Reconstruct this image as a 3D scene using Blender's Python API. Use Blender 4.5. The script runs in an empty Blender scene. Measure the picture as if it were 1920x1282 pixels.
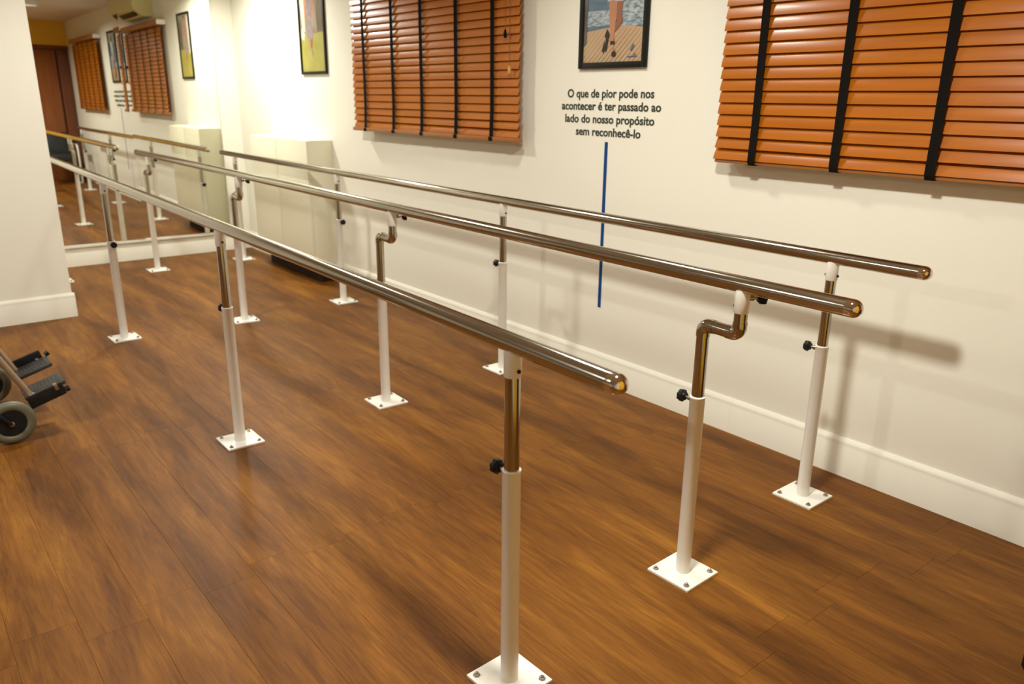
import bpy, bmesh, math, random
from mathutils import Vector, Matrix
PI = math.pi
random.seed(7)
scene = bpy.context.scene
C = scene.collection

# ------------------------------------------------------------------ camera
F_PX, YAW, PITCH, ROLL, CAM_H = 1471.8, -0.6832, 0.3023, 0.0106, 1.3444
cy, sy, cp, sp = math.cos(YAW), math.sin(YAW), math.cos(PITCH), math.sin(PITCH)
fw = Vector((-sy * cp, cy * cp, -sp)); rt = Vector((cy, sy, 0)); up = rt.cross(fw)
r2 = math.cos(ROLL) * rt + math.sin(ROLL) * up
u2 = -math.sin(ROLL) * rt + math.cos(ROLL) * up
cd = bpy.data.cameras.new('camera'); cam = bpy.data.objects.new('camera', cd); C.objects.link(cam)
cd.sensor_width = 36.0; cd.lens = F_PX * 36.0 / 1920.0; cd.clip_start = 0.02
cam.matrix_world = Matrix(((r2.x, u2.x, -fw.x, 0), (r2.y, u2.y, -fw.y, 0), (r2.z, u2.z, -fw.z, CAM_H), (0, 0, 0, 1)))
cd.dof.use_dof = True; cd.dof.focus_distance = 2.15; cd.dof.aperture_fstop = 4.0
scene.camera = cam

# ------------------------------------------------------------------ world, lamps, exposure
scene.view_settings.view_transform = 'Standard'; scene.view_settings.look = 'None'
scene.view_settings.gamma = 1.0; scene.view_settings.use_curve_mapping = False
scene.view_settings.exposure = 0.0
w = bpy.data.worlds.new('world'); scene.world = w; w.use_nodes = True
w.node_tree.nodes['Background'].inputs[0].default_value = (1.0, 0.92, 0.78, 1); w.node_tree.nodes['Background'].inputs[1].default_value = 0.02
CEIL = 2.39
# x, y, watts: round recessed downlights
LAMPS = [(1.05, 1.10, 56), (1.05, 4.3, 34), (2.05, 6.12, 42), (1.76, 2.45, 16), (-1.5, 3.0, 60)]
LAMP_COL = (1.0, 0.99, 0.90)
for i, (lx, ly, pw) in enumerate(LAMPS):
    ld = bpy.data.lights.new('downlight_lamp', 'AREA'); ld.shape = 'DISK'; ld.size = 0.20
    ld.energy = pw; ld.color = LAMP_COL
    lo = bpy.data.objects.new('downlight_lamp', ld); C.objects.link(lo); lo.location = (lx, ly, CEIL - 0.012)

# ------------------------------------------------------------------ materials
def mat(name, col, rough=0.5, metal=0.0, coat=0.0, emit=None, spec=None):
    m = bpy.data.materials.new(name); m.use_nodes = True
    b = m.node_tree.nodes['Principled BSDF']
    b.inputs['Base Color'].default_value = (*col, 1); b.inputs['Roughness'].default_value = rough
    b.inputs['Metallic'].default_value = metal
    if coat: b.inputs['Coat Weight'].default_value = coat; b.inputs['Coat Roughness'].default_value = 0.08
    if spec is not None: b.inputs['Specular IOR Level'].default_value = spec
    if emit: b.inputs['Emission Color'].default_value = (*emit[:3], 1); b.inputs['Emission Strength'].default_value = emit[3]
    return m
def nd(m, t, **kw):
    n = m.node_tree.nodes.new(t)
    for k, v in kw.items(): setattr(n, k, v)
    return n
def lk(m, a, b): m.node_tree.links.new(a, b)
def ramp(m, stops):
    r = nd(m, 'ShaderNodeValToRGB'); e = r.color_ramp.elements
    while len(e) < len(stops): e.new(0.5)
    for i, (p, c) in enumerate(stops): e[i].position = p; e[i].color = (*c, 1)
    return r
def noisy(name, c0, c1, scale=4.0, rough=0.6, stretch=(1, 1, 1), bump=0.0, bscale=60, detail=5, coat=0.0, metal=0.0, rand=False):
    m = mat(name, c0, rough, metal, coat); b = m.node_tree.nodes['Principled BSDF']
    tc = nd(m, 'ShaderNodeTexCoord'); mp = nd(m, 'ShaderNodeMapping'); mp.inputs['Scale'].default_value = stretch
    src = tc.outputs['Object']
    if rand:
        oi = nd(m, 'ShaderNodeObjectInfo'); ad = nd(m, 'ShaderNodeVectorMath', operation='ADD'); ml = nd(m, 'ShaderNodeMath', operation='MULTIPLY')
        ml.inputs[1].default_value = 37.0; lk(m, oi.outputs['Random'], ml.inputs[0]); lk(m, src, ad.inputs[0]); lk(m, ml.outputs[0], ad.inputs[1]); src = ad.outputs[0]
    lk(m, src, mp.inputs['Vector'])
    n = nd(m, 'ShaderNodeTexNoise'); n.inputs['Scale'].default_value = scale; n.inputs['Detail'].default_value = detail
    lk(m, mp.outputs[0], n.inputs['Vector'])
    r = ramp(m, [(0.3, c0), (0.7, c1)]); lk(m, n.outputs['Fac'], r.inputs[0]); lk(m, r.outputs[0], b.inputs['Base Color'])
    if bump:
        n2 = nd(m, 'ShaderNodeTexNoise'); n2.inputs['Scale'].default_value = bscale; n2.inputs['Detail'].default_value = 3
        lk(m, mp.outputs[0], n2.inputs['Vector'])
        bp = nd(m, 'ShaderNodeBump'); bp.inputs['Strength'].default_value = bump; bp.inputs['Distance'].default_value = 0.002
        lk(m, n2.outputs['Fac'], bp.inputs['Height']); lk(m, bp.outputs[0], b.inputs['Normal'])
    return m

def wood_floor():
    m = mat('floor_laminate', (.25, .1, .03), 0.36); b = m.node_tree.nodes['Principled BSDF']
    tc = nd(m, 'ShaderNodeTexCoord'); oi = nd(m, 'ShaderNodeObjectInfo')
    ml = nd(m, 'ShaderNodeMath', operation='MULTIPLY'); ml.inputs[1].default_value = 53.0
    ad = nd(m, 'ShaderNodeVectorMath', operation='ADD')
    lk(m, oi.outputs['Random'], ml.inputs[0]); lk(m, tc.outputs['Object'], ad.inputs[0]); lk(m, ml.outputs[0], ad.inputs[1])
    geo = nd(m, 'ShaderNodeNewGeometry')
    def ns(scale, sx, sy_, det, dist=0.0, rgh=0.55, src=None):
        mp = nd(m, 'ShaderNodeMapping'); mp.inputs['Scale'].default_value = (sx, sy_, 1)
        lk(m, src or ad.outputs[0], mp.inputs['Vector'])
        n = nd(m, 'ShaderNodeTexNoise'); n.inputs['Scale'].default_value = scale; n.inputs['Detail'].default_value = det
        n.inputs['Distortion'].default_value = dist; n.inputs['Roughness'].default_value = rgh
        lk(m, mp.outputs[0], n.inputs['Vector']); return n.outputs['Fac']
    big = ns(3.0, 2.4, 0.40, 3, 0.5, src=geo.outputs['Position'])             # broad cloudy figure along the board
    mid = ns(7.0, 4.5, 0.40, 6, 1.3, 0.66)        # cathedral-like streaks
    fine = ns(60, 3.5, 0.16, 5, 0.3, 0.7)       # pores
    def mix(a, b_, f):
        x = nd(m, 'ShaderNodeMix', data_type='FLOAT'); x.inputs[0].default_value = f
        lk(m, a, x.inputs[2]); lk(m, b_, x.inputs[3]); return x.outputs[0]
    v = mix(mix(big, mid, 0.42), fine, 0.24)
    r = ramp(m, [(0.33, (.052, .0172, .0022)), (0.44, (.112, .0385, .0044)), (0.53, (.168, .0610, .0066)), (0.67, (.280, .1150, .0130))])
    lk(m, v, r.inputs[0])
    hv = nd(m, 'ShaderNodeHueSaturation'); mr = nd(m, 'ShaderNodeMapRange'); mr.inputs['To Min'].default_value = 0.95; mr.inputs['To Max'].default_value = 1.06
    lk(m, oi.outputs['Random'], mr.inputs[0]); lk(m, mr.outputs[0], hv.inputs['Value']); lk(m, r.outputs[0], hv.inputs['Color'])
    lk(m, hv.outputs[0], b.inputs['Base Color'])
    rr = nd(m, 'ShaderNodeMapRange'); rr.inputs['To Min'].default_value = 0.42; rr.inputs['To Max'].default_value = 0.58; b.inputs['Specular IOR Level'].default_value = 0.15
    lk(m, fine, rr.inputs[0]); lk(m, rr.outputs[0], b.inputs['Roughness'])
    bp = nd(m, 'ShaderNodeBump'); bp.inputs['Strength'].default_value = 0.25; bp.inputs['Distance'].default_value = 0.0015
    lk(m, fine, bp.inputs['Height']); lk(m, bp.outputs[0], b.inputs['Normal'])
    return m

M = {}
M['wall'] = noisy('cream_wall_paint', (.82, .795, .69), (.84, .815, .71), 1.6, 0.62, bump=0.05, bscale=90)
M['ceil'] = noisy('ceiling_paint', (.74, .69, .60), (.77, .72, .62), 2, 0.8)
M['base'] = noisy('cream_baseboard_lacquer', (.82, .80, .70), (.84, .82, .72), 3, 0.38)
M['yellow'] = noisy('ochre_wall_paint', (.80, .46, .018), (.84, .49, .022), 2, 0.6)
M['floor'] = wood_floor()
M['sub'] = mat('dark_joint_and_shade', (.02, .008, .004), 0.9)  # floor joints, and the shade under the cabinet
M['door'] = noisy('brown_door_veneer', (.22, .060, .010), (.29, .085, .015), 3, 0.4, (6, 6, .5))
M['door2'] = noisy('shaded_door_veneer', (.13, .032, .008), (.17, .045, .011), 3, 0.4, (6, 6, .5))  # same door veneer, the right leaf's shade put into the colour
M['slat'] = noisy('honey_wood_slat', (.34, .090, .0015), (.44, .130, .003), 5, 0.30, (1, .35, 8), coat=0.05, rand=True)
M['slat'].node_tree.nodes['Principled BSDF'].inputs['Specular IOR Level'].default_value = .35
M['rail'] = noisy('shaded_honey_rail', (.30, .11, .025), (.36, .14, .032), 5, 0.35, (1, .35, 8))  # browner than the slats: the rail front's weaker light is in the colour
M['tape'] = noisy('black_ladder_tape', (.006, .0045, .004), (.010, .008, .006), 200, 0.95)
M['tape'].node_tree.nodes['Principled BSDF'].inputs['Specular IOR Level'].default_value = .1
M['cord'] = mat('brown_cord', (.22, .08, .02), 0.8)
M['tassel'] = mat('pale_wood_tassel', (.62, .32, .07), 0.5)
M['steel'] = noisy('polished_stainless_steel', (.44, .415, .355), (.50, .47, .405), 3, 0.14, metal=1.0)
M['capst'] = mat('polished_end_cap', (.72, .66, .58), 0.07, 1.0)
M['white'] = noisy('white_powder_coat', (.83, .81, .75), (.86, .84, .78), 8, 0.30, coat=0.2)
M['bolt'] = mat('zinc_bolt', (.42, .40, .36), 0.28, 1.0)
M['black'] = noisy('black_plastic', (.008, .008, .009), (.014, .013, .013), 30, 0.38)
M['black'].node_tree.nodes['Principled BSDF'].inputs['Specular IOR Level'].default_value = .22
M['frame'] = mat('black_frame_lacquer', (.007, .009, .006), 0.42, spec=.25)
M['ink'] = mat('dark_green_lettering', (.020, .030, .016), 0.6)
M['blue'] = mat('blue_stripe_vinyl', (.002, .050, .20), 0.6, spec=.2)
M['mirror'] = mat('mirror_silver', (.88, .885, .83), 0.012, 1.0)
M['edge'] = mat('mirror_edge_glass', (.55, .60, .48), 0.3)
M['cab'] = noisy('ivory_cabinet_laminate', (.78, .75, .585), (.81, .78, .615), 2, 0.42)
M['grey'] = mat('grey_rubber_tyre', (.125, .118, .075), 0.42)
M['tube'] = noisy('champagne_frame_paint', (.36, .27, .18), (.40, .30, .20), 8, 0.33, metal=0.5)
M['foot'] = noisy('black_footplate', (.022, .022, .021), (.034, .033, .031), 40, 0.5)
M['leather'] = noisy('black_leatherette', (.010, .012, .014), (.018, .020, .022), 25, 0.35, bump=.2)
M['ac'] = mat('aged_white_plastic', (.70, .62, .32), 0.45)
M['lampd'] = mat('lamp_diffuser', (.9, .85, .7), 0.5, emit=(1, .84, .58, 6.0))
M['added_baffle'] = mat('added_lamp_baffle', (.02, .018, .016), 0.8, spec=.1)
M['screw'] = mat('dark_screw', (.05, .03, .03), 0.4, 0.8)

# ------------------------------------------------------------------ mesh helpers
class MB:
    def __init__(s): s.v = []; s.f = []; s.m = []; s.mats = []
    def mi(s, m):
        if m not in s.mats: s.mats.append(m)
        return s.mats.index(m)
    def add(s, vs, fs, m):
        o = len(s.v); k = s.mi(m); s.v += [tuple(x) for x in vs]
        for f in fs: s.f.append(tuple(o + i for i in f)); s.m.append(k)
    def box(s, lo, hi, m, ch=0.0, rot=None, piv=None):
        x0, y0, z0 = lo; x1, y1, z1 = hi
        if ch <= 0:
            vs = [Vector(p) for p in ((x0, y0, z0), (x1, y0, z0), (x1, y1, z0), (x0, y1, z0), (x0, y0, z1), (x1, y0, z1), (x1, y1, z1), (x0, y1, z1))]
            fs = [(3, 2, 1, 0), (4, 5, 6, 7), (0, 1, 5, 4), (1, 2, 6, 5), (2, 3, 7, 6), (3, 0, 4, 7)]
        else:
            bm = bmesh.new(); bmesh.ops.create_cube(bm, size=1)
            for v in bm.verts: v.co = Vector(((x0 + x1) / 2 + v.co.x * (x1 - x0), (y0 + y1) / 2 + v.co.y * (y1 - y0), (z0 + z1) / 2 + v.co.z * (z1 - z0)))
            bmesh.ops.bevel(bm, geom=bm.edges[:], offset=ch, segments=2, profile=.6, affect='EDGES')
            bm.verts.index_update(); vs = [v.co.copy() for v in bm.verts]; fs = [[v.index for v in f.verts] for f in bm.faces]; bm.free()
        if rot is not None:
            pv = Vector(piv); vs = [pv + rot @ (v - pv) for v in vs]
        s.add(vs, fs, m)
    def rings(s, rings, m, cap0=True, cap1=True, closed=False):
        n = len(rings[0]); vs = [p for r in rings for p in r]; fs = []
        R = len(rings)
        for i in range(R if closed else R - 1):
            a, b = i * n, ((i + 1) % R) * n
            for j in range(n): k = (j + 1) % n; fs.append((a + j, a + k, b + k, b + j))
        if not closed:
            if cap0: fs.append(tuple(range(n))[::-1])
            if cap1: fs.append(tuple((R - 1) * n + j for j in range(n)))
        s.add(vs, fs, m)
    def cyl(s, p0, p1, r0, m, r1=None, seg=24, cap0=True, cap1=True):
        s.lathe(p0, p1, [(0, r0), (1, r0 if r1 is None else r1)], m, seg, cap0, cap1)
    def lathe(s, p0, p1, prof, m, seg=24, cap0=True, cap1=True, absolute=False):
        p0 = Vector(p0); p1 = Vector(p1); d = p1 - p0; L = d.length; d.normalize()
        a = d.orthogonal().normalized(); b = d.cross(a)
        rs = []
        for t, r in prof:
            c = p0 + d * (t if absolute else t * L)
            rs.append([c + (a * math.cos(2 * PI * j / seg) + b * math.sin(2 * PI * j / seg)) * max(r, 1e-5) for j in range(seg)])
        s.rings(rs, m, cap0, cap1)
    def tube(s, pts, r, m, seg=14, cap=True):
        pts = [Vector(p) for p in pts]; rs = []; a = None
        for i, p in enumerate(pts):
            d = ((pts[min(i + 1, len(pts) - 1)] - pts[max(i - 1, 0)])).normalized()
            if a is None: a = d.orthogonal().normalized()
            else: a = (a - d * a.dot(d)).normalized()
            b = d.cross(a); rr = r[i] if isinstance(r, (list, tuple)) else r
            rs.append([p + (a * math.cos(2 * PI * j / seg) + b * math.sin(2 * PI * j / seg)) * rr for j in range(seg)])
        s.rings(rs, m, cap, cap)
    def torus(s, c, axis, R, r, m, seg=36, ms=14, sq=1.0):
        c = Vector(c); ax = Vector(axis).normalized(); a = ax.orthogonal().normalized(); b = ax.cross(a); rs = []
        for i in range(seg):
            t = 2 * PI * i / seg; d = a * math.cos(t) + b * math.sin(t)
            rs.append([c + d * (R + r * math.cos(2 * PI * j / ms)) + ax * (r * sq * math.sin(2 * PI * j / ms)) for j in range(ms)])
        s.rings(rs, m, closed=True)
    def prism(s, poly, ext0, ext1, m):
        n = len(poly); vs = [Vector(p) + Vector(ext0) for p in poly] + [Vector(p) + Vector(ext1) for p in poly]
        fs = [tuple(range(n))[::-1], tuple(range(n, 2 * n))] + [(i, (i + 1) % n, n + (i + 1) % n, n + i) for i in range(n)]
        s.add(vs, fs, m)
    def mesh(s, name, ang=40):
        me = bpy.data.meshes.new(name); me.from_pydata(s.v, [], s.f)
        for m in s.mats: me.materials.append(m)
        me.polygons.foreach_set('material_index', s.m); me.update()
        bm = bmesh.new(); bm.from_mesh(me); bmesh.ops.recalc_face_normals(bm, faces=bm.faces[:]); bm.to_mesh(me); bm.free()
        me.polygons.foreach_set('use_smooth', [True] * len(me.polygons)); me.set_sharp_from_angle(angle=math.radians(ang))
        return me
    def obj(s, name, parent=None, ang=40, loc=None):
        return put(name, s.mesh(name, ang), parent, loc)
def put(name, me, parent=None, loc=None, rotz=0):
    o = bpy.data.objects.new(name, me); C.objects.link(o)
    if parent is not None: o.parent = parent
    if loc is not None: o.location = loc
    if rotz: o.rotation_euler.z = rotz
    return o
def tag(o, label=None, cat=None, group=None, kind=None):
    if label: o['label'] = label
    if cat: o['category'] = cat
    if group: o['group'] = group
    if kind: o['kind'] = kind
    return o
def thing(name, label, cat, loc=(0, 0, 0), rotz=0, group=None):
    o = bpy.data.objects.new(name, None); C.objects.link(o); o.location = loc; o.rotation_euler.z = rotz
    o.empty_display_size = .1
    return tag(o, label, cat, group)
def quick(fn):
    b = MB(); fn(b); return b

# ------------------------------------------------------------------ setting
XW, YF, YB, XL = 2.656, 7.078, -0.385, -4.2        # right wall, far wall, back wall, left wall
PX, PY = 0.872, 5.434                              # corner of the boxed-out wall on the left
def struct(name, b, ang=40): return tag(b.obj(name, ang=ang), kind='structure')
b = MB(); b.box((XL, YB, -0.06), (XW, YF, -0.0062), M['sub']); floor = struct('floor', b)
# planks: rows along Y, measured joints
ROW, X0, PL = 0.152, 0.378, 1.2
JO = {-1: 1.997, 0: 2.065, 1: 2.013, 2: 2.078, 3: 2.03, 7: .873 + 1.2, 8: .935 + 1.2, 9: .887 + 1.2, 10: .950 + 1.2, 11: .907 + 1.2}
PM = {}
def plank_mesh(wd, ln):
    k = (round(wd, 3), round(ln, 3))
    if k not in PM:
        q = MB(); g = 0.00015; c = 0.0005; hx, hy = wd / 2 - g, ln / 2 - g
        vs = []
        for z, i in ((-0.006, 0), (-0.0005, 0), (0, c)):
            vs += [(-hx + i, -hy + i, z), (hx - i, -hy + i, z), (hx - i, hy - i, z), (-hx + i, hy - i, z)]
        fs = [(3, 2, 1, 0), (8, 9, 10, 11)] + [(a * 4 + i, a * 4 + (i + 1) % 4, a * 4 + 4 + (i + 1) % 4, a * 4 + 4 + i) for a in (0, 1) for i in range(4)]
        q.add(vs, fs, M['floor']); PM[k] = q.mesh('plank', 10)
    return PM[k]
kmin = math.floor((-1.4 - X0) / ROW); kmax = math.floor((XW - X0) / ROW)
rr = random.Random(3)
for k in range(kmin, kmax + 1):
    xa = max(X0 + k * ROW, XL); xb = min(xa + ROW, XW)
    j = JO.get(k, 2.04 + rr.uniform(-.06, .06)); j -= 1.2 * math.ceil((j - YB) / 1.2)
    while j < YF:
        ya, yb = max(j, YB), min(j + PL, YF)
        if yb - ya > 0.02: put('plank', plank_mesh(xb - xa, yb - ya), floor, ((xa + xb) / 2, (ya + yb) / 2, 0))
        j += PL
# boards on the unseen left side of the room, joined
q = MB(); x = X0 + kmin * ROW
q.box((XL, YB, -0.006), (x, YF, 0), M['floor']); o = q.obj('plank_field', floor); o['kind'] = 'stuff'

T = 0.12
b = MB(); b.box((XW, YB - T, -0.06), (XW + T, YF + T, CEIL + .1), M['wall']); struct('wall_right', b)
b = MB(); b.box((XL - T, YF, -0.06), (XW, YF + T, CEIL + .1), M['wall']); struct('wall_far', b)
b = MB(); b.box((XL - T, YB - T, -0.06), (XL, YF, CEIL + .1), M['wall']); struct('wall_left', b)
DX0, DX1, DZ = 1.72, 2.642, 2.02
b = MB(); b.box((XL, YB - T, -.06), (.45, YB, CEIL + .1), M['wall']); b.box((.45, YB - T, -.06), (DX0, YB, CEIL + .1), M['yellow']); b.box((DX0, YB - T, DZ), (XW, YB, CEIL + .1), M['yellow']); struct('wall_back', b)
b = MB(); b.box((XL, PY, -0.0062), (PX, YF, CEIL), M['wall']); struct('wall_pillar', b)
b = MB(); b.box((XL - T, YB - T, CEIL), (XW + T, YF + T, CEIL + .1), M['ceil']); struct('ceiling', b)
# the doorway behind the camera, seen in the mirror
b = MB(); b.box((DX0, YB - .10, 0.0), (2.468, YB - .055, DZ - .04), M['door'], .004); d1 = struct('door_1', b)
b = MB(); b.box((2.492, YB - .075, 0.0), (DX1, YB - .03, DZ - .04), M['door2'], .004); struct('door_2', b)
b = MB(); b.lathe((1.80, YB - .056, 1.02), (1.80, YB - .01, 1.02), [(0, .012), (.7, .012), (.71, .026), (1, .024)], M['bolt'], 16); b.obj('door_handle', d1)
b = MB(); b.box((DX0, YB - .115, 0), (XW, YB - .105, DZ), M['door2']); struct('trim_2', b)
b = MB(); b.box((DX0 - .04, YB - .10, DZ - .04), (XW, YB + .014, DZ + .012), M['door2'], .003); struct('trim_1', b)

# baseboards: profile (out from the wall, up), swept along the wall
BP = [(0, 0), (.0135, 0), (.0135, .118), (.0115, .123), (.0125, .130), (.0105, .139), (.006, .146), (.004, .150), (0, .150)]
def bb(name, p0, p1, out):
    p0 = Vector(p0); p1 = Vector(p1); out = Vector(out); q = MB()
    q.prism([out * a + Vector((0, 0, z)) for a, z in BP], p0, p1, M['base']); return struct(name, q, 30)
bb('baseboard_right', (XW, 1.795, 0), (XW, YF, 0), (-1, 0, 0))
bb('baseboard_right', (XW, YB + .016, 0), (XW, 1.7945, 0), (-1, 0, 0))
bb('baseboard_far', (PX + .014, YF, 0), (XW - .014, YF, 0), (0, -1, 0))
bb('baseboard_pillar', (XL, PY, 0), (PX + .0135, PY, 0), (0, -1, 0))
bb('baseboard_pillar', (PX, PY, 0), (PX, YF, 0), (1, 0, 0))
b = MB(); b.box((PX, YF - .03, .150), (XW - .16, YF, .176), M['base'], .003); struct('trim_3', b)   # ledge under the mirror

# ------------------------------------------------------------------ mirror sheets
def mirror(xa, xb, ya, yb, z0, z1, label, name='mirror_panel'):
    t = thing(name, label, 'mirror', ((xa + xb) / 2, (ya + yb) / 2, z0), 0, None)
    q = MB(); lx = (xb - xa) / 2; dy = (yb - ya) / 2; h = z1 - z0; e = .0015
    q.add([(-lx, -dy - .002, 0.001), (lx, dy - .002, 0.001), (lx, dy - .002, h), (-lx, -dy - .002, h)], [(0, 1, 2, 3)], M['mirror'])
    o = q.obj('silvered_face', t)
    q = MB(); q.prism([(-lx, -dy - .0015, 0), (lx, dy - .0015, 0), (lx, dy + .004, 0), (-lx, -dy + .004, 0)], (0, 0, 0), (0, 0, h), M['edge'])
    q.obj('glass_edge', t)
    return t
mirror(PX + .004, 1.746, 7.054, 7.0452, .177, CEIL - .02, 'left sheet of the wall mirror, partly hidden by the wall corner')
mirror(1.748, 2.462, 7.054, 7.0395, .177, CEIL - .02, 'right sheet of the wall mirror, next to the cream corner strip')

# ------------------------------------------------------------------ parallel bars
BR = 0.0216
bolt_b = MB(); bolt_b.lathe((0, 0, 0), (0, 0, .012), [(0, .0095), (.0012, .0095), (.0014, .0072), (.0058, .0068)], M['bolt'], 6, absolute=True)
bolt_b.lathe((0, 0, .0055), (0, 0, .012), [(0, .0040), (.0035, .0038), (.0050, .002)], M['bolt'], 10, absolute=True)
BOLT = bolt_b.mesh('bolt', 30)
q = MB(); q.box((-.0735, -.0735, 0), (.0735, .0735, .008), M['white'], .0015); PLATE = q.mesh('base_plate')
def knob_mesh():
    q = MB()     # axis +Y, origin on the tube axis
    q.lathe((0, .018, 0), (0, .044, 0), [(0, .0075), (.012, .0075), (.0121, .0042), (.026, .0042)], M['bolt'], 12, absolute=True)
    n = 42; rings = []
    for yy, r in ((.040, .008), (.0405, .011), (.046, .0135), (.0475, .0165), (.058, .0170), (.0605, .0155), (.0615, .012), (.0615, .003)):
        lob = 0.0 if r < .013 else .0013
        rings.append([(math.cos(2 * PI * j / n) * (r + lob * math.cos(7 * 2 * PI * j / n)), yy, math.sin(2 * PI * j / n) * (r + lob * math.cos(7 * 2 * PI * j / n))) for j in range(n)])
    q.rings(rings, M['black']); return q.mesh('clamp_knob', 50)
KNOB = knob_mesh()
def saddle_bracket(x, y, zb, parent):
    """white cup coped to the underside of the bar"""
    q = MB(); n = 40; r = .0194; ri = .0168; z0 = zb - .074
    def top(t, rad):
        xx = min(abs(rad * math.cos(t)), BR * .9995); return zb + min(-math.sqrt(BR * BR - xx * xx) * 1.0, -BR * .60)
    ring = lambda rad, zf: [(x + rad * math.cos(2 * PI * j / n), y + rad * math.sin(2 * PI * j / n), zf(2 * PI * j / n)) for j in range(n)]
    q.rings([ring(ri, lambda t: z0), ring(r - .001, lambda t: z0), ring(r, lambda t: z0 + .0015), ring(r, lambda t: top(t, r)), ring(ri, lambda t: top(t, ri)), ring(ri, lambda t: min(top(t, ri), zb - BR - .0004))], M['white'])
    o = q.obj('saddle_bracket', parent, 35)
    return o, z0
def screw(x, y, z, dy, parent):
    q = MB(); q.lathe((x, y + dy * .018, z), (x, y + dy * .0240, z), [(0, .0042), (.7, .0045), (1, .003)], M['screw'], 12); q.obj('set_screw', parent)
def post(root, x, y, zb, arm=False, kdir=1, yaw=0.0, top=.562):
    q = MB(); q.lathe((x, y, .006), (x, y, top), [(0, .0215), (top - .012, .0210), (top - .011, .0218), (top - .0075, .0218), (top - .006, .0205)], M['white'], 32, absolute=True)
    p = q.obj('post', root)
    pl = put('base_plate', PLATE, p, (x, y, 0), yaw)
    for sx in (-1, 1):
        for s_ in (-1, 1):
            dx, dy = .056 * sx, .056 * s_
            put('bolt', BOLT, p, (x + dx * math.cos(yaw) - dy * math.sin(yaw), y + dx * math.sin(yaw) + dy * math.cos(yaw), .008), rr.uniform(0, 1))
    k = put('clamp_knob', KNOB, p, (x, y, top - .014)); k.rotation_euler.z = 0 if kdir > 0 else PI
    tag(k, 'black lobed hand knob')
    if not arm:
        o, z0 = saddle_bracket(x, y, zb, p)
        q = MB(); q.cyl((x, y, top - .05), (x, y, z0 + .012), .0174, M['steel'], seg=32); tag(q.obj('upright_tube', p), 'polished steel tube')
        screw(x, y, z0 + .016, 1, p); screw(x, y, z0 + .016, -1, p)
    else:
        y2 = y - .112; ze = .768; zr = .766
        o, z0 = saddle_bracket(x, y2, zb, p)
        R_, rt_, c = .0174, .0190, .0205
        q = MB(); q.cyl((x, y, top - .05), (x, y, ze - .03), R_, M['steel'], seg=32); tag(q.obj('upright_tube', p), 'polished steel tube')
        def elbow(pa, corner, pb, name='elbow_fitting'):
            pa, corner, pb = Vector(pa), Vector(corner), Vector(pb); a = (pa - corner).normalized(); b_ = (pb - corner).normalized()
            pts = [pa] + [corner + a * c * (1 - math.sin(t)) + b_ * c * (1 - math.cos(t)) for t in [PI / 2 * i / 8 for i in range(9)]] + [pb]
            q = MB(); q.tube(pts, rt_, M['steel'], 28); q.obj(name, p, 50)
        elbow((x, y, ze - .032), (x, y, ze), (x, y - .036, ze - .0006))
        elbow((x, y2 + .034, zr + .0004), (x, y2, zr), (x, y2, zr + .032))
        q = MB(); q.cyl((x, y - .030, ze), (x, y2 + .030, zr), R_, M['steel'], seg=28); q.obj('cross_tube', p)
        q = MB(); q.cyl((x, y2, zr + .028), (x, y2, z0 + .012), R_, M['steel'], seg=28); q.obj('riser_tube', p)
        k = put('clamp_knob', KNOB, p, (x, y2, z0 + .039)); k.rotation_euler.z = math.radians(-122)
        tag(k, 'black lobed hand knob')
        screw(x, y2, z0 + .016, 1, p)
def bar(label, x, ya, yb, zf, posts, arm):
    root = thing('parallel_bar', label, 'handrail', (x, posts[0][0], 0), 0, None)
    # children are placed in world space, so undo the empty's offset
    hold = []
    before = set(C.objects)
    q = MB(); q.cyl((x, ya + .012, zf(ya)), (x, yb - .034, zf(yb)), BR, M['steel'], seg=48)
    h = q.obj('handrail', root)
    for s_, ye in ((-1, ya), (1, yb - BR)):
        c = Vector((x, ye, zf(ye))); q = MB(); pr = [(-.013, BR + .0002)] + [(BR * math.sin(t) * 1.0, (BR + .0002) * math.cos(t)) for t in [PI / 2 * i / 12 for i in range(13)]]
        q.lathe(c, c + Vector((0, s_, 0)), pr, M['capst'], 48, absolute=True); tag(q.obj('end_cap', h), 'mirror-polished rounded cap')
    for (y, kd, yw) in posts: post(root, x, y, zf(y if not arm else y - .112), arm, kd, yw)
    for o in list(C.objects):
        if o.parent is root: o.location = Vector(o.location) - root.location
    return root
bar('steel rail crossing the foreground, running out of sight behind the left wall corner', .9924, .917, 6.80, lambda y: .85 + (y - 1) * .0123,
    [(1.2158, 1, .04), (2.9595, 1, -.0), (4.7418, -1, .03), (6.53, 1, 0)], False)
bar('middle steel rail carried on cranked swing-arm posts', 1.6792, .8446, 6.7425, lambda y: .8972 + (y - 1) * .0013,
    [(1.2478, 1, .03), (2.9764, 1, -.03), (4.7028, 1, -.10), (6.5388, 1, 0)], True)
bar('steel rail on straight posts closest to the blinds and lettering', 2.3884, 1.0002, 6.885, lambda y: .859 + (y - 1) * .0023,
    [(1.2891, 1, .0), (3.0123, 1, 0), (4.7604, -1, -.05), (6.5709, 1, 0)], False)

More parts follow.
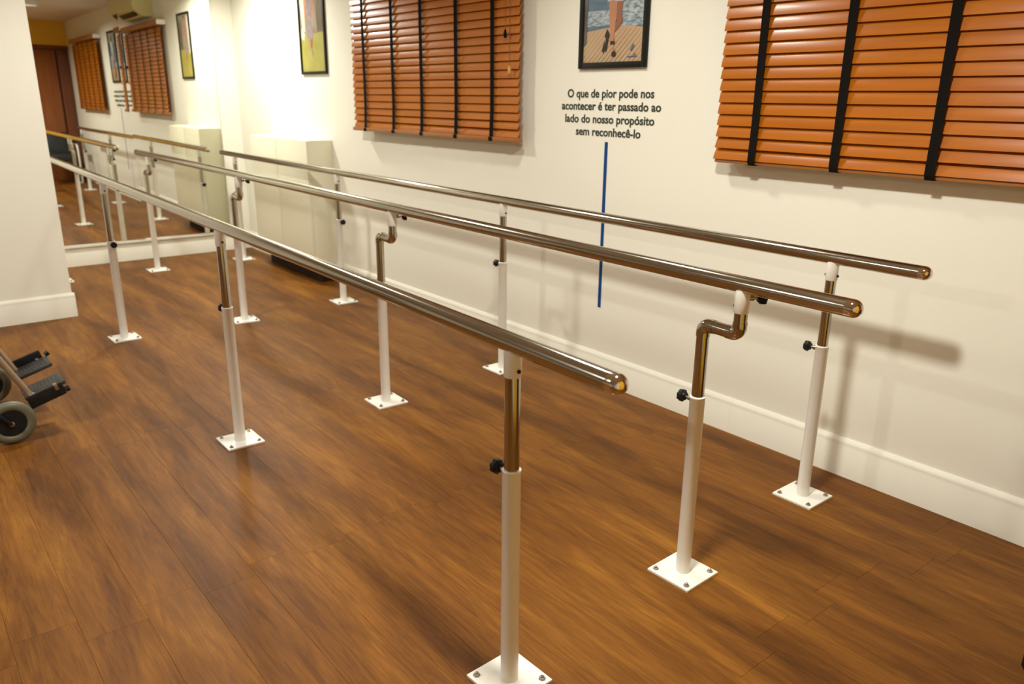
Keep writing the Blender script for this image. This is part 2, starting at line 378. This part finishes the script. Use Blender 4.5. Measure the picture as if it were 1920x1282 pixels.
# ------------------------------------------------------------------ venetian blinds
def slat_mesh(ln):
    q = MB(); a = math.radians(17); w_ = .050; n = 6; th = .0026; poly = []
    up_, dn = [], []
    for i in range(n + 1):
        t = i / n - .5; s_ = t * w_; bow = .0019 * (1 - 4 * t * t)
        # s along slat (top = +), outwards = -x ; bottom edge leans into the room
        px = s_ * math.sin(a) - bow * math.cos(a); pz = s_ * math.cos(a) + bow * math.sin(a)
        up_.append((px, 0, pz)); dn.append((px + th * math.cos(a), 0, pz - th * math.sin(a)))
    q.prism(up_ + dn[::-1], (0, -ln / 2, 0), (0, ln / 2, 0), M['slat']); return q.mesh('slat', 30)
def blind(label, ya, yb, z0, z1, pitch, tapes, tassel, rail):
    xc = XW - .062; yc = (ya + yb) / 2; ln = yb - ya
    t = thing('venetian_blind', label, 'blind', (xc, yc, z0)); me = slat_mesh(ln); n = int((z1 - z0 - .05) / pitch)
    for i in range(n):
        s = put('slat', me, t, (0, rr.uniform(-.003, .003), .034 + pitch * i))
        if i < 3: s.rotation_euler.y = math.radians(-9 + 3 * i) * -1
    q = MB(); q.box((-.024 if rail else -.004, -ln / 2, -.012 if rail else -.003), (.026, ln / 2, .010), M['rail'], .004); q.obj('bottom_rail', t)
    q = MB(); q.box((-.034, -ln / 2 - .012, z1 - z0 - .028), (.055, ln / 2 + .012, z1 - z0 + .030), M['rail'], .004); q.obj('head_rail', t)
    for s_ in (-1, 1):
        q = MB(); q.box((-.030, s_ * (ln / 2 + .013), z1 - z0 - .024), (.060, s_ * (ln / 2 + .022), z1 - z0 + .026), M['white'], .003); q.obj('end_bracket', t)
    for ty in tapes:
        q = MB(); yy = ty - yc; hw = .0155
        # front tape follows the slat edges, back tape behind, turned under the rail
        pts = [(.022, -.0125), (-.026, -.0125), (-.0275, .004)] if rail else [(.022, -.0045), (-.012, -.0045), (-.0165, .004)]
        for i in range(n): pts += [(-.0150 if i > 2 else -.020 + .0015 * i, .012 + pitch * i)]
        pts.append((-.020, z1 - z0 - .026))
        poly = [(px, 0, pz) for px, pz in pts]
        vs = [(px, yy - hw, pz) for px, _, pz in poly] + [(px, yy + hw, pz) for px, _, pz in poly]
        vs += [(px + .0008, yy - hw, pz + .0008) for px, _, pz in poly] + [(px + .0008, yy + hw, pz + .0008) for px, _, pz in poly]
        m_ = len(poly); fs = []
        for i in range(m_ - 1):
            fs += [(i, i + 1, m_ + i + 1, m_ + i), (2 * m_ + i, 3 * m_ + i, 3 * m_ + i + 1, 2 * m_ + i + 1), (i, 2 * m_ + i, 2 * m_ + i + 1, i + 1), (m_ + i, m_ + i + 1, 3 * m_ + i + 1, 3 * m_ + i)]
        fs += [(0, m_, 3 * m_, 2 * m_), (m_ - 1, 3 * m_ - 1, 4 * m_ - 1, 2 * m_ - 1)]
        q.add(vs, fs, M['tape']); q.obj('ladder_tape', t, 30)
    for cyy, zend, kind in tassel:
        q = MB(); q.cyl((-.024, cyy - yc, zend - z0 + .018), (-.026, cyy - yc, z1 - z0 - .03), .0014, M['cord'], seg=8); q.obj('pull_cord', t)
        q = MB(); q.lathe((-.024, cyy - yc, zend - z0 - .018), (-.024, cyy - yc, zend - z0 + .022), [(0, .004), (.15, .0075), (.5, .0085), (.85, .0055), (1, .0025)], M['tassel' if kind else 'tape'], 14); q.obj('tassel', t)
    return t
blind('orange-brown wooden blind of five black tapes, between the green park picture and the lettering', 3.150, 4.852, 1.137, 2.06, .0412,
      [4.685, 4.336, 4.019, 3.674, 3.354], [(3.200, 1.470, 1), (3.236, 1.640, 0)], True)
blind('large orange-brown wooden blind cut by the right edge, to the right of the lettering', .30, 1.942, 1.113, 2.06, .0422,
      [1.766, 1.438, 1.116, .790, .47], [], False)

# ------------------------------------------------------------------ framed pictures
def picture(label, ya, yb, z0, z1, fwid, layers, dep=.015):
    yc = (ya + yb) / 2; W_, H_ = yb - ya, z1 - z0; t = thing('framed_picture', label, 'picture', (XW, yc, z0))
    q = MB(); xo = -dep
    # local u: left in the photo = +y
    q.box((xo, -W_ / 2, 0), (-.001, -W_ / 2 + fwid, H_), M['frame'], .002); q.box((xo, W_ / 2 - fwid, 0), (-.001, W_ / 2, H_), M['frame'], .002)
    q.box((xo, -W_ / 2 + fwid, 0), (-.001, W_ / 2 - fwid, fwid), M['frame'], .002); q.box((xo, -W_ / 2 + fwid, H_ - fwid), (-.001, W_ / 2 - fwid, H_), M['frame'], .002)
    q.obj('frame', t)
    iw, ih = W_ - 2 * fwid, H_ - 2 * fwid; q = MB()
    for i, (poly, m_) in enumerate(layers):
        x_ = -.0065 - .00010 * i
        vs = [(x_, iw / 2 - u * iw, fwid + v * ih) for u, v in poly]; q.add(vs, [tuple(range(len(vs)))], m_)
    q.obj('print', t); return t
def pm(n, c, c2=None, sc=20, st=(1, 1, 1)): 
    return noisy('print_' + n, c, c2 or c, sc, .35, st, coat=.3)
def rect(u0, v0, u1, v1): return [(u0, v0), (u1, v0), (u1, v1), (u0, v1)]
water = pm('water', (.05, .10, .16), (.13, .20, .25), 9, (1, 1, 3)); glint = pm('glints', (.07, .13, .18), (.50, .55, .55), 42, (1, 1, 2.6))
deck = pm('deck', (.42, .28, .16), (.50, .35, .21), 6); deckd = pm('deck_gap', (.24, .14, .08)); sky = pm('shore', (.20, .26, .24), (.30, .34, .30), 8)
skin = pm('skin', (.40, .17, .09), (.50, .24, .14), 6); skin2 = pm('skin_shade', (.26, .10, .05)); shoe = pm('shoe', (.015, .013, .012)); denim = pm('shorts', (.33, .33, .36), (.42, .42, .45), 20)
postm = pm('mooring_post', (.06, .05, .05), (.14, .11, .10), 10); shirt = pm('shirt', (.52, .50, .48), (.60, .58, .55), 8); mark = pm('mark', (.10, .12, .22)); haird = pm('hair', (.05, .03, .02))
Lq = [(rect(0, 0, 1, 1), water), (rect(0, .78, 1, 1), sky), (rect(.02, .265, .45, .375), glint), (rect(.62, .25, 1, .52), glint),
      ([(0, 0), (1, 0), (1, .235), (.75, .255), (.35, .245), (0, .225)], deck)]
for i in range(19):
    u = -.36 + i * .075
    a_, b_ = (u, 0), (u + .42, .235)
    if a_[0] < 0: a_ = (0, .235 * (0 - u) / .42)
    if a_[0] > 1 or b_[0] <= 0: continue
    if b_[0] > 1: b_ = (1, .235 * (1 - u) / .42)
    Lq.append(([(a_[0], a_[1]), (min(a_[0] + .009, 1), a_[1]), (b_[0], b_[1]), (max(b_[0] - .003, 0), b_[1])], deckd))
Lq += [([(.005, .12), (.055, .14), (.06, .52), (.02, .56), (.0, .50)], postm),
       ([(.33, .085), (.36, .06), (.39, .10), (.37, .16)], shoe), 
       ([(.55, .30), (.66, .27), (.64, .36), (.66, .43), (.53, .45)], skin2), ([(.53, .215), (.60, .24), (.665, .30), (.64, .33), (.53, .27)], skin2),
       ([(.455, .14), (.525, .14), (.53, .22), (.555, .32), (.56, .45), (.42, .45), (.445, .30), (.46, .21)], skin),
       ([(.37, .185), (.40, .17), (.455, .175), (.46, .20), (.43, .225), (.405, .24)], shoe), ([(.375, .09), (.405, .07), (.42, .10), (.44, .17), (.395, .175)], shoe),
       ([(.47, .125), (.545, .125), (.545, .15), (.47, .15)], shoe), ([(.50, .04), (.55, .035), (.575, .05), (.565, .075), (.53, .08), (.50, .07)], shoe), ([(.505, .07), (.535, .08), (.53, .125), (.505, .125)], skin),
       ([(.40, .43), (.50, .44), (.54, .43), (.66, .425), (.67, .60), (.42, .60)], denim), ([(.42, .58), (.67, .58), (.68, .78), (.58, .82), (.50, .82), (.40, .78)], shirt),
       ([(.48, .82), (.60, .82), (.61, .90), (.55, .94), (.48, .90)], haird),
       ([(.80, .08), (.83, .075), (.87, .115), (.85, .125)], mark), ([(.76, .03), (.92, .033), (.92, .040), (.76, .037)], mark), ([(.86, .045), (.90, .05), (.89, .057), (.86, .052)], mark)]
picture('black framed picture of legs in black heels on a wooden deck, above the lettering', 2.375, 2.786, 1.471, 2.095, .026, Lq)
grass = pm('grass', (.30, .28, .055), (.42, .38, .09), 7); trees = pm('trees', (.17, .14, .08), (.42, .38, .28), 9, (1, 1, .6)); dress = pm('dress', (.22, .16, .17), (.33, .26, .27), 30)
pale = pm('pale_light', (.62, .58, .44), (.70, .66, .54), 8); dark = pm('dark_wood', (.10, .08, .05), (.18, .14, .09), 8)
Lg = [(rect(0, 0, 1, 1), grass), (rect(0, .44, 1, 1), trees), ([(.10, .50), (.20, .46), (.20, .95), (.06, 1), (.02, .8)], pale), ([(.72, .45), (1, .45), (1, .85), (.80, .92), (.70, .70)], dark),
      ([(.02, .40), (.14, .36), (.18, .44), (.06, .52)], pale),
      ([(.27, .42), (.36, .36), (.50, .36), (.56, .44), (.48, .52), (.50, .66), (.60, .74), (.50, .90), (.34, .90), (.25, .74), (.36, .60)], dress),
      ([(.20, .62), (.26, .60), (.31, .78), (.28, .93), (.22, .93)], skin), ([(.58, .58), (.64, .60), (.62, .80), (.54, .84)], skin), ([(.35, .88), (.49, .88), (.48, .985), (.38, .985)], skin), ([(.32, .86), (.36, .98), (.50, .99), (.52, .86), (.47, .95), (.38, .95)], haird),
      ([(.37, .25), (.43, .25), (.44, .37), (.36, .37)], skin), ([(.42, .27), (.47, .27), (.50, .37), (.43, .37)], skin2), ([(.45, .21), (.50, .16), (.53, .19), (.48, .27)], dress)]
picture('narrow black framed picture of a figure on green grass, left of the smaller blind', 5.335, 5.746, 1.487, 2.105, .020, Lg)

# ------------------------------------------------------------------ lettering and stripe
t = thing('wall_lettering', 'four lines of dark lettering on the cream wall under the heels picture', 'lettering', (XW, 2.58, 1.17))
KS = 2.656 / 2.643
LINES = [('O que de pior pode nos', 2.849, 2.315, 1.3365), ('acontecer é ter passado ao', 2.887, 2.273, 1.2815), ('lado do nosso propósito', 2.862, 2.306, 1.2245), ('sem reconhecê-lo', 2.785, 2.380, 1.1680)]
for s_, ya, yb, zb in LINES:
    ya *= KS; yb *= KS
    cu = bpy.data.curves.new('text_line', 'FONT'); cu.body = s_; cu.size = .062; cu.extrude = .0006; cu.offset = .0013; cu.resolution_u = 4
    tmp = bpy.data.objects.new('tmp_text', cu); C.objects.link(tmp); bpy.context.view_layer.update()
    me = bpy.data.meshes.new_from_object(tmp.evaluated_get(bpy.context.evaluated_depsgraph_get())); C.objects.unlink(tmp); bpy.data.objects.remove(tmp)
    xs = [v.co.x for v in me.vertices]; x0, x1 = min(xs), max(xs); k = (ya - yb) / (x1 - x0)
    for v in me.vertices:
        X, Y, Z = v.co; v.co = (-.0012 - Z, (ya - (X - x0) * k) - 2.58, zb + Y * .83 + .0105 - 1.17)
    me.materials.clear(); me.materials.append(M['ink']); me.name = 'text_line'
    put('text_line', me, t)
b = MB(); b.box((-.0012, -.0098, 0), (0, .0098, .778), M['blue']); o = b.obj('wall_stripe', loc=(XW, 2.596, .375))
tag(o, 'thin vertical blue stripe on the cream wall below the lettering', 'stripe')

# ------------------------------------------------------------------ low cabinet in the corner
t = thing('storage_cabinet', 'low ivory cabinet against the right wall near the mirror corner', 'cabinet', (2.55, 5.86, 0))
xf, ya, yb, z0, z1 = 2.455, 5.34, 6.38, .10, 1.036
def rel(b_): 
    ox = (2.55, 5.86, 0); b_.v = [(a - ox[0], c - ox[1], d - ox[2]) for a, c, d in b_.v]; return b_
b = MB(); b.box((xf + .02, ya, z0), (XW - .001, yb, z1), M['cab'], .002); rel(b).obj('body', t)
ym = 5.87
for a_, c_ in ((ya + .001, ym - .003), (ym + .003, yb - .001)):
    b = MB(); b.box((xf, a_, z0 + .004), (xf + .0195, c_, z1 - .003), M['cab'], .002); d = rel(b).obj('door', t)
b = MB(); b.box((xf + .085, ya + .05, 0), (XW - .02, yb - .03, z0), M['sub']); rel(b).obj('shade_plinth', t)  # near-black block standing in for the shade under the raised cabinet

# ------------------------------------------------------------------ air conditioner (seen in the mirror)
t = thing('air_conditioner', 'cream split air conditioner high on the wall above the smaller blind, seen in the mirror', 'air conditioner', (XW, 3.93, 2.145))
b = MB(); b.prism([(-.001, 0, .0), (-.10, 0, .0), (-.195, 0, .07), (-.205, 0, .12), (-.19, 0, .225), (-.001, 0, .225)], (0, -.46, 0), (0, .46, 0), M['ac']); b.obj('casing', t, 25)
b = MB(); b.box((-.008, -.36, -.028), (.008, .36, .028), M['black'], .003, Matrix.Rotation(math.radians(-52), 3, 'Y'), (0, 0, 0)); b.v = [(x - .152, y, z + .032) for x, y, z in b.v]; b.obj('louver', t)

# ------------------------------------------------------------------ wheelchair (front end in frame)
wc = thing('wheelchair', 'wheelchair with black footplates and grey casters at the left edge', 'wheelchair', (-.025, 0, 0))
YN, YR = 3.555, 3.955
for ys, s_ in ((YN, -1), (YR, 1)):
    b = MB(); pts = [(-.30, ys, .50), (.10, ys, .50), (.17, ys, .49), (.225, ys, .45), (.303, ys + .005, .338), (.396, ys + .015 * -s_, .146)]
    b.tube(pts, .0125, M['tube'], 16); b.obj('leg_tube', wc, 60)
    b = MB(); b.tube([(-.30, ys, .50), (-.32, ys, .80), (-.34, ys, .92), (-.44, ys, .94)], .0125, M['tube'], 14); b.tube([(-.28, ys, .22), (.20, ys, .20), (.225, ys, .24), (.225, ys, .44)], .0115, M['tube'], 14); b.obj('side_frame', wc, 60)
    b = MB(); b.lathe((.390, ys, .168), (.396, ys, .136), [(0, .016), (.5, .018), (1, .014)], M['bolt'], 16); b.obj('hinge_clamp', wc)
    # footplate tilted toes-up
    R = Matrix.Rotation(math.radians(-17), 3, 'Y'); pv = (.385, ys, .135)
    inn = (ys - .005, ys + .125) if s_ < 0 else (ys - .125, ys + .005)
    b = MB(); b.box((.372, inn[0], .120), (.53, inn[1], .137), M['foot'], .006, R, pv)
    for i in range(9):
        xx = .392 + i * .0145; b.box((xx, inn[0] + .02, .1365), (xx + .007, inn[1] - .012, .1385), M['foot'], 0, R, pv)
    fp = b.obj('footplate', wc)
    of = ys - .012 if s_ < 0 else ys + .012
    b = MB(); b.box((.375, of - .010, .085 if s_ < 0 else .118), (.515, of + .010, .140 if s_ < 0 else .172), M['black'], .006, R, pv); b.obj('side_flange', fp)
    b = MB(); b.box((.482, of - .0125, .116), (.497, of + .0125, .143), M['bolt'], .003, R, pv); b.lathe((.52, of, .14 if s_ < 0 else .18), (.535, of, .145 if s_ < 0 else .19), [(0, .011), (1, .012)], M['black'], 14); b.obj('latch', fp); fp.location = (-.006, 0, .024)
    # caster
    yc = 3.488 if s_ < 0 else 4.03; xc = .300 if s_ < 0 else .286
    b = MB(); b.torus((xc, yc, .089), (0, 1, 0), .068, .0205, M['grey'], 44, 14, .85); ca = b.obj('caster', wc)
    b = MB(); b.lathe((xc, yc - .014, .089), (xc, yc + .014, .089), [(0, .030), (.001, .054), (.3, .050), (.7, .050), (.999, .054), (1, .030)], M['black'], 30); b.lathe((xc, yc - .030, .089), (xc, yc + .030, .089), [(0, .006), (.04, .010), (.96, .010), (1, .006)], M['bolt'], 12); b.obj('caster_hub', ca)
    b = MB()
    for e in (-1, 1): b.tube([(xc, yc + e * .026, .089), (xc - .06, yc + e * .026, .16), (xc - .085, yc + e * .02, .20)], [.008, .010, .011], M['black'], 10)
    b.cyl((xc - .085, yc, .185), (xc - .085, yc, .215), .022, M['black'], seg=16); b.cyl((xc - .085, yc, .21), (xc - .085, yc, .30), .014, M['tube'], seg=16)
    b.tube([(xc - .085, yc, .26), (.225, ys, .26)], .010, M['tube'], 12); b.obj('caster_fork', wc, 60)
    # big wheel
    yw = ys + s_ * .085; b = MB(); b.torus((-.24, yw, .30), (0, 1, 0), .284, .016, M['grey'], 56, 12); bw = b.obj('drive_wheel', wc)
    b = MB(); b.torus((-.24, yw + s_ * .03, .30), (0, 1, 0), .255, .009, M['tube'], 56, 10); b.obj('hand_rim', bw)
    b = MB(); b.cyl((-.24, yw - .03, .30), (-.24, yw + .03, .30), .028, M['bolt'], seg=20)
    for i in range(18):
        a_ = 2 * PI * i / 18; b.cyl((-.24 + .02 * math.cos(a_), yw + (.02 if i % 2 else -.02), .30 + .02 * math.sin(a_)), (-.24 + .272 * math.cos(a_), yw, .30 + .272 * math.sin(a_)), .0014, M['bolt'], seg=6)
    b.cyl((-.24, yw, .30), (-.24, ys, .30), .012, M['bolt'], seg=12); b.obj('wheel_hub', bw)
    b = MB(); b.tube([(-.31, ys, .72), (-.05, ys, .72), (.05, ys, .68), (.06, ys, .50)], .011, M['tube'], 12); b.box((-.26, ys - .025, .725), (.02, ys + .025, .755), M['leather'], .008); b.obj('armrest', wc, 60)
b = MB(); b.box((-.28, YN + .008, .488), (.16, YR - .008, .515), M['leather'], .010); b.obj('seat_sling', wc)
b = MB(); b.box((-.345, YN + .008, .53), (-.318, YR - .008, .88), M['leather'], .010); b.obj('back_sling', wc)
b = MB(); b.tube([(-.05, YN, .22), (-.05, YR, .49)], .010, M['tube'], 12); b.tube([(-.02, YN, .49), (-.02, YR, .22)], .010, M['tube'], 12); b.obj('cross_brace', wc)

# ------------------------------------------------------------------ black chair by the doorway (its foot shows in the corner, the rest in the mirror)
ch = thing('padded_chair', 'low black padded chair with pale tube frame by the doorway, seen in the mirror', 'chair', (2.212, .222, 0))
b = MB(); b.box((-.20, -.19, .34), (.20, .20, .46), M['leather'], .03); b.obj('seat', ch)
b = MB(); b.box((-.20, -.24, .40), (.20, -.14, .76), M['leather'], .03, Matrix.Rotation(math.radians(8), 3, 'X'), (0, -.19, .42)); b.obj('backrest', ch)
for s_ in (-1, 1):
    b = MB(); b.tube([(s_ * .235, -.20, .60), (s_ * .235, .10, .60), (s_ * .235, .17, .57), (s_ * .235, .20, .50), (s_ * .235, .215, .04), (s_ * .235, .20, .014), (s_ * .235, -.20, .014), (s_ * .235, -.225, .03), (s_ * .235, -.215, .50), (s_ * .235, -.20, .60)], .013, M['white'] if s_ > 0 else M['black'], 12); b.obj('side_frame', ch, 60)
    b = MB(); b.box((s_ * .235 - .028, -.17, .612), (s_ * .235 + .028, .16, .645), M['leather'], .012); b.obj('armrest', ch)
    b = MB(); b.cyl((s_ * .19, 0, .40), (s_ * .235, 0, .40), .010, M['black']); b.tube([(s_ * .235, 0, .40), (s_ * .235, .21, .40)], .010, M['black'], 10); b.obj('side_rail', ch)

# ------------------------------------------------------------------ downlight fixtures
NM = ['over the near end of the rails', 'over the middle of the rails', 'above the ivory cabinet', 'above the lettering wall', 'above the wheelchair']
for (lx, ly, pw), nm in zip(LAMPS, NM):
    t = thing('downlight', 'round white ceiling downlight ' + nm, 'ceiling light', (lx, ly, CEIL))
    b = MB(); b.lathe((0, 0, 0), (0, 0, -1), [(0, .152), (.044, .150), (.050, .145), (.050, .137)], M['white'], 40, False, False, absolute=True); b.obj('trim_ring', t)  # ring made deep to hide the bright disc from the mirror
    b = MB(); b.lathe((0, 0, 0), (0, 0, -1), [(.0498, .1372), (.046, .134), (.010, .128), (.0005, .127)], M['added_baffle'], 40, False, False, absolute=True); b.obj('added_baffle', t)  # dark lining added so the lit inside stays out of the mirror
    b = MB(); b.cyl((0, 0, -.001), (0, 0, -.008), .126, M['lampd'], seg=40); b.obj('diffuser', t)
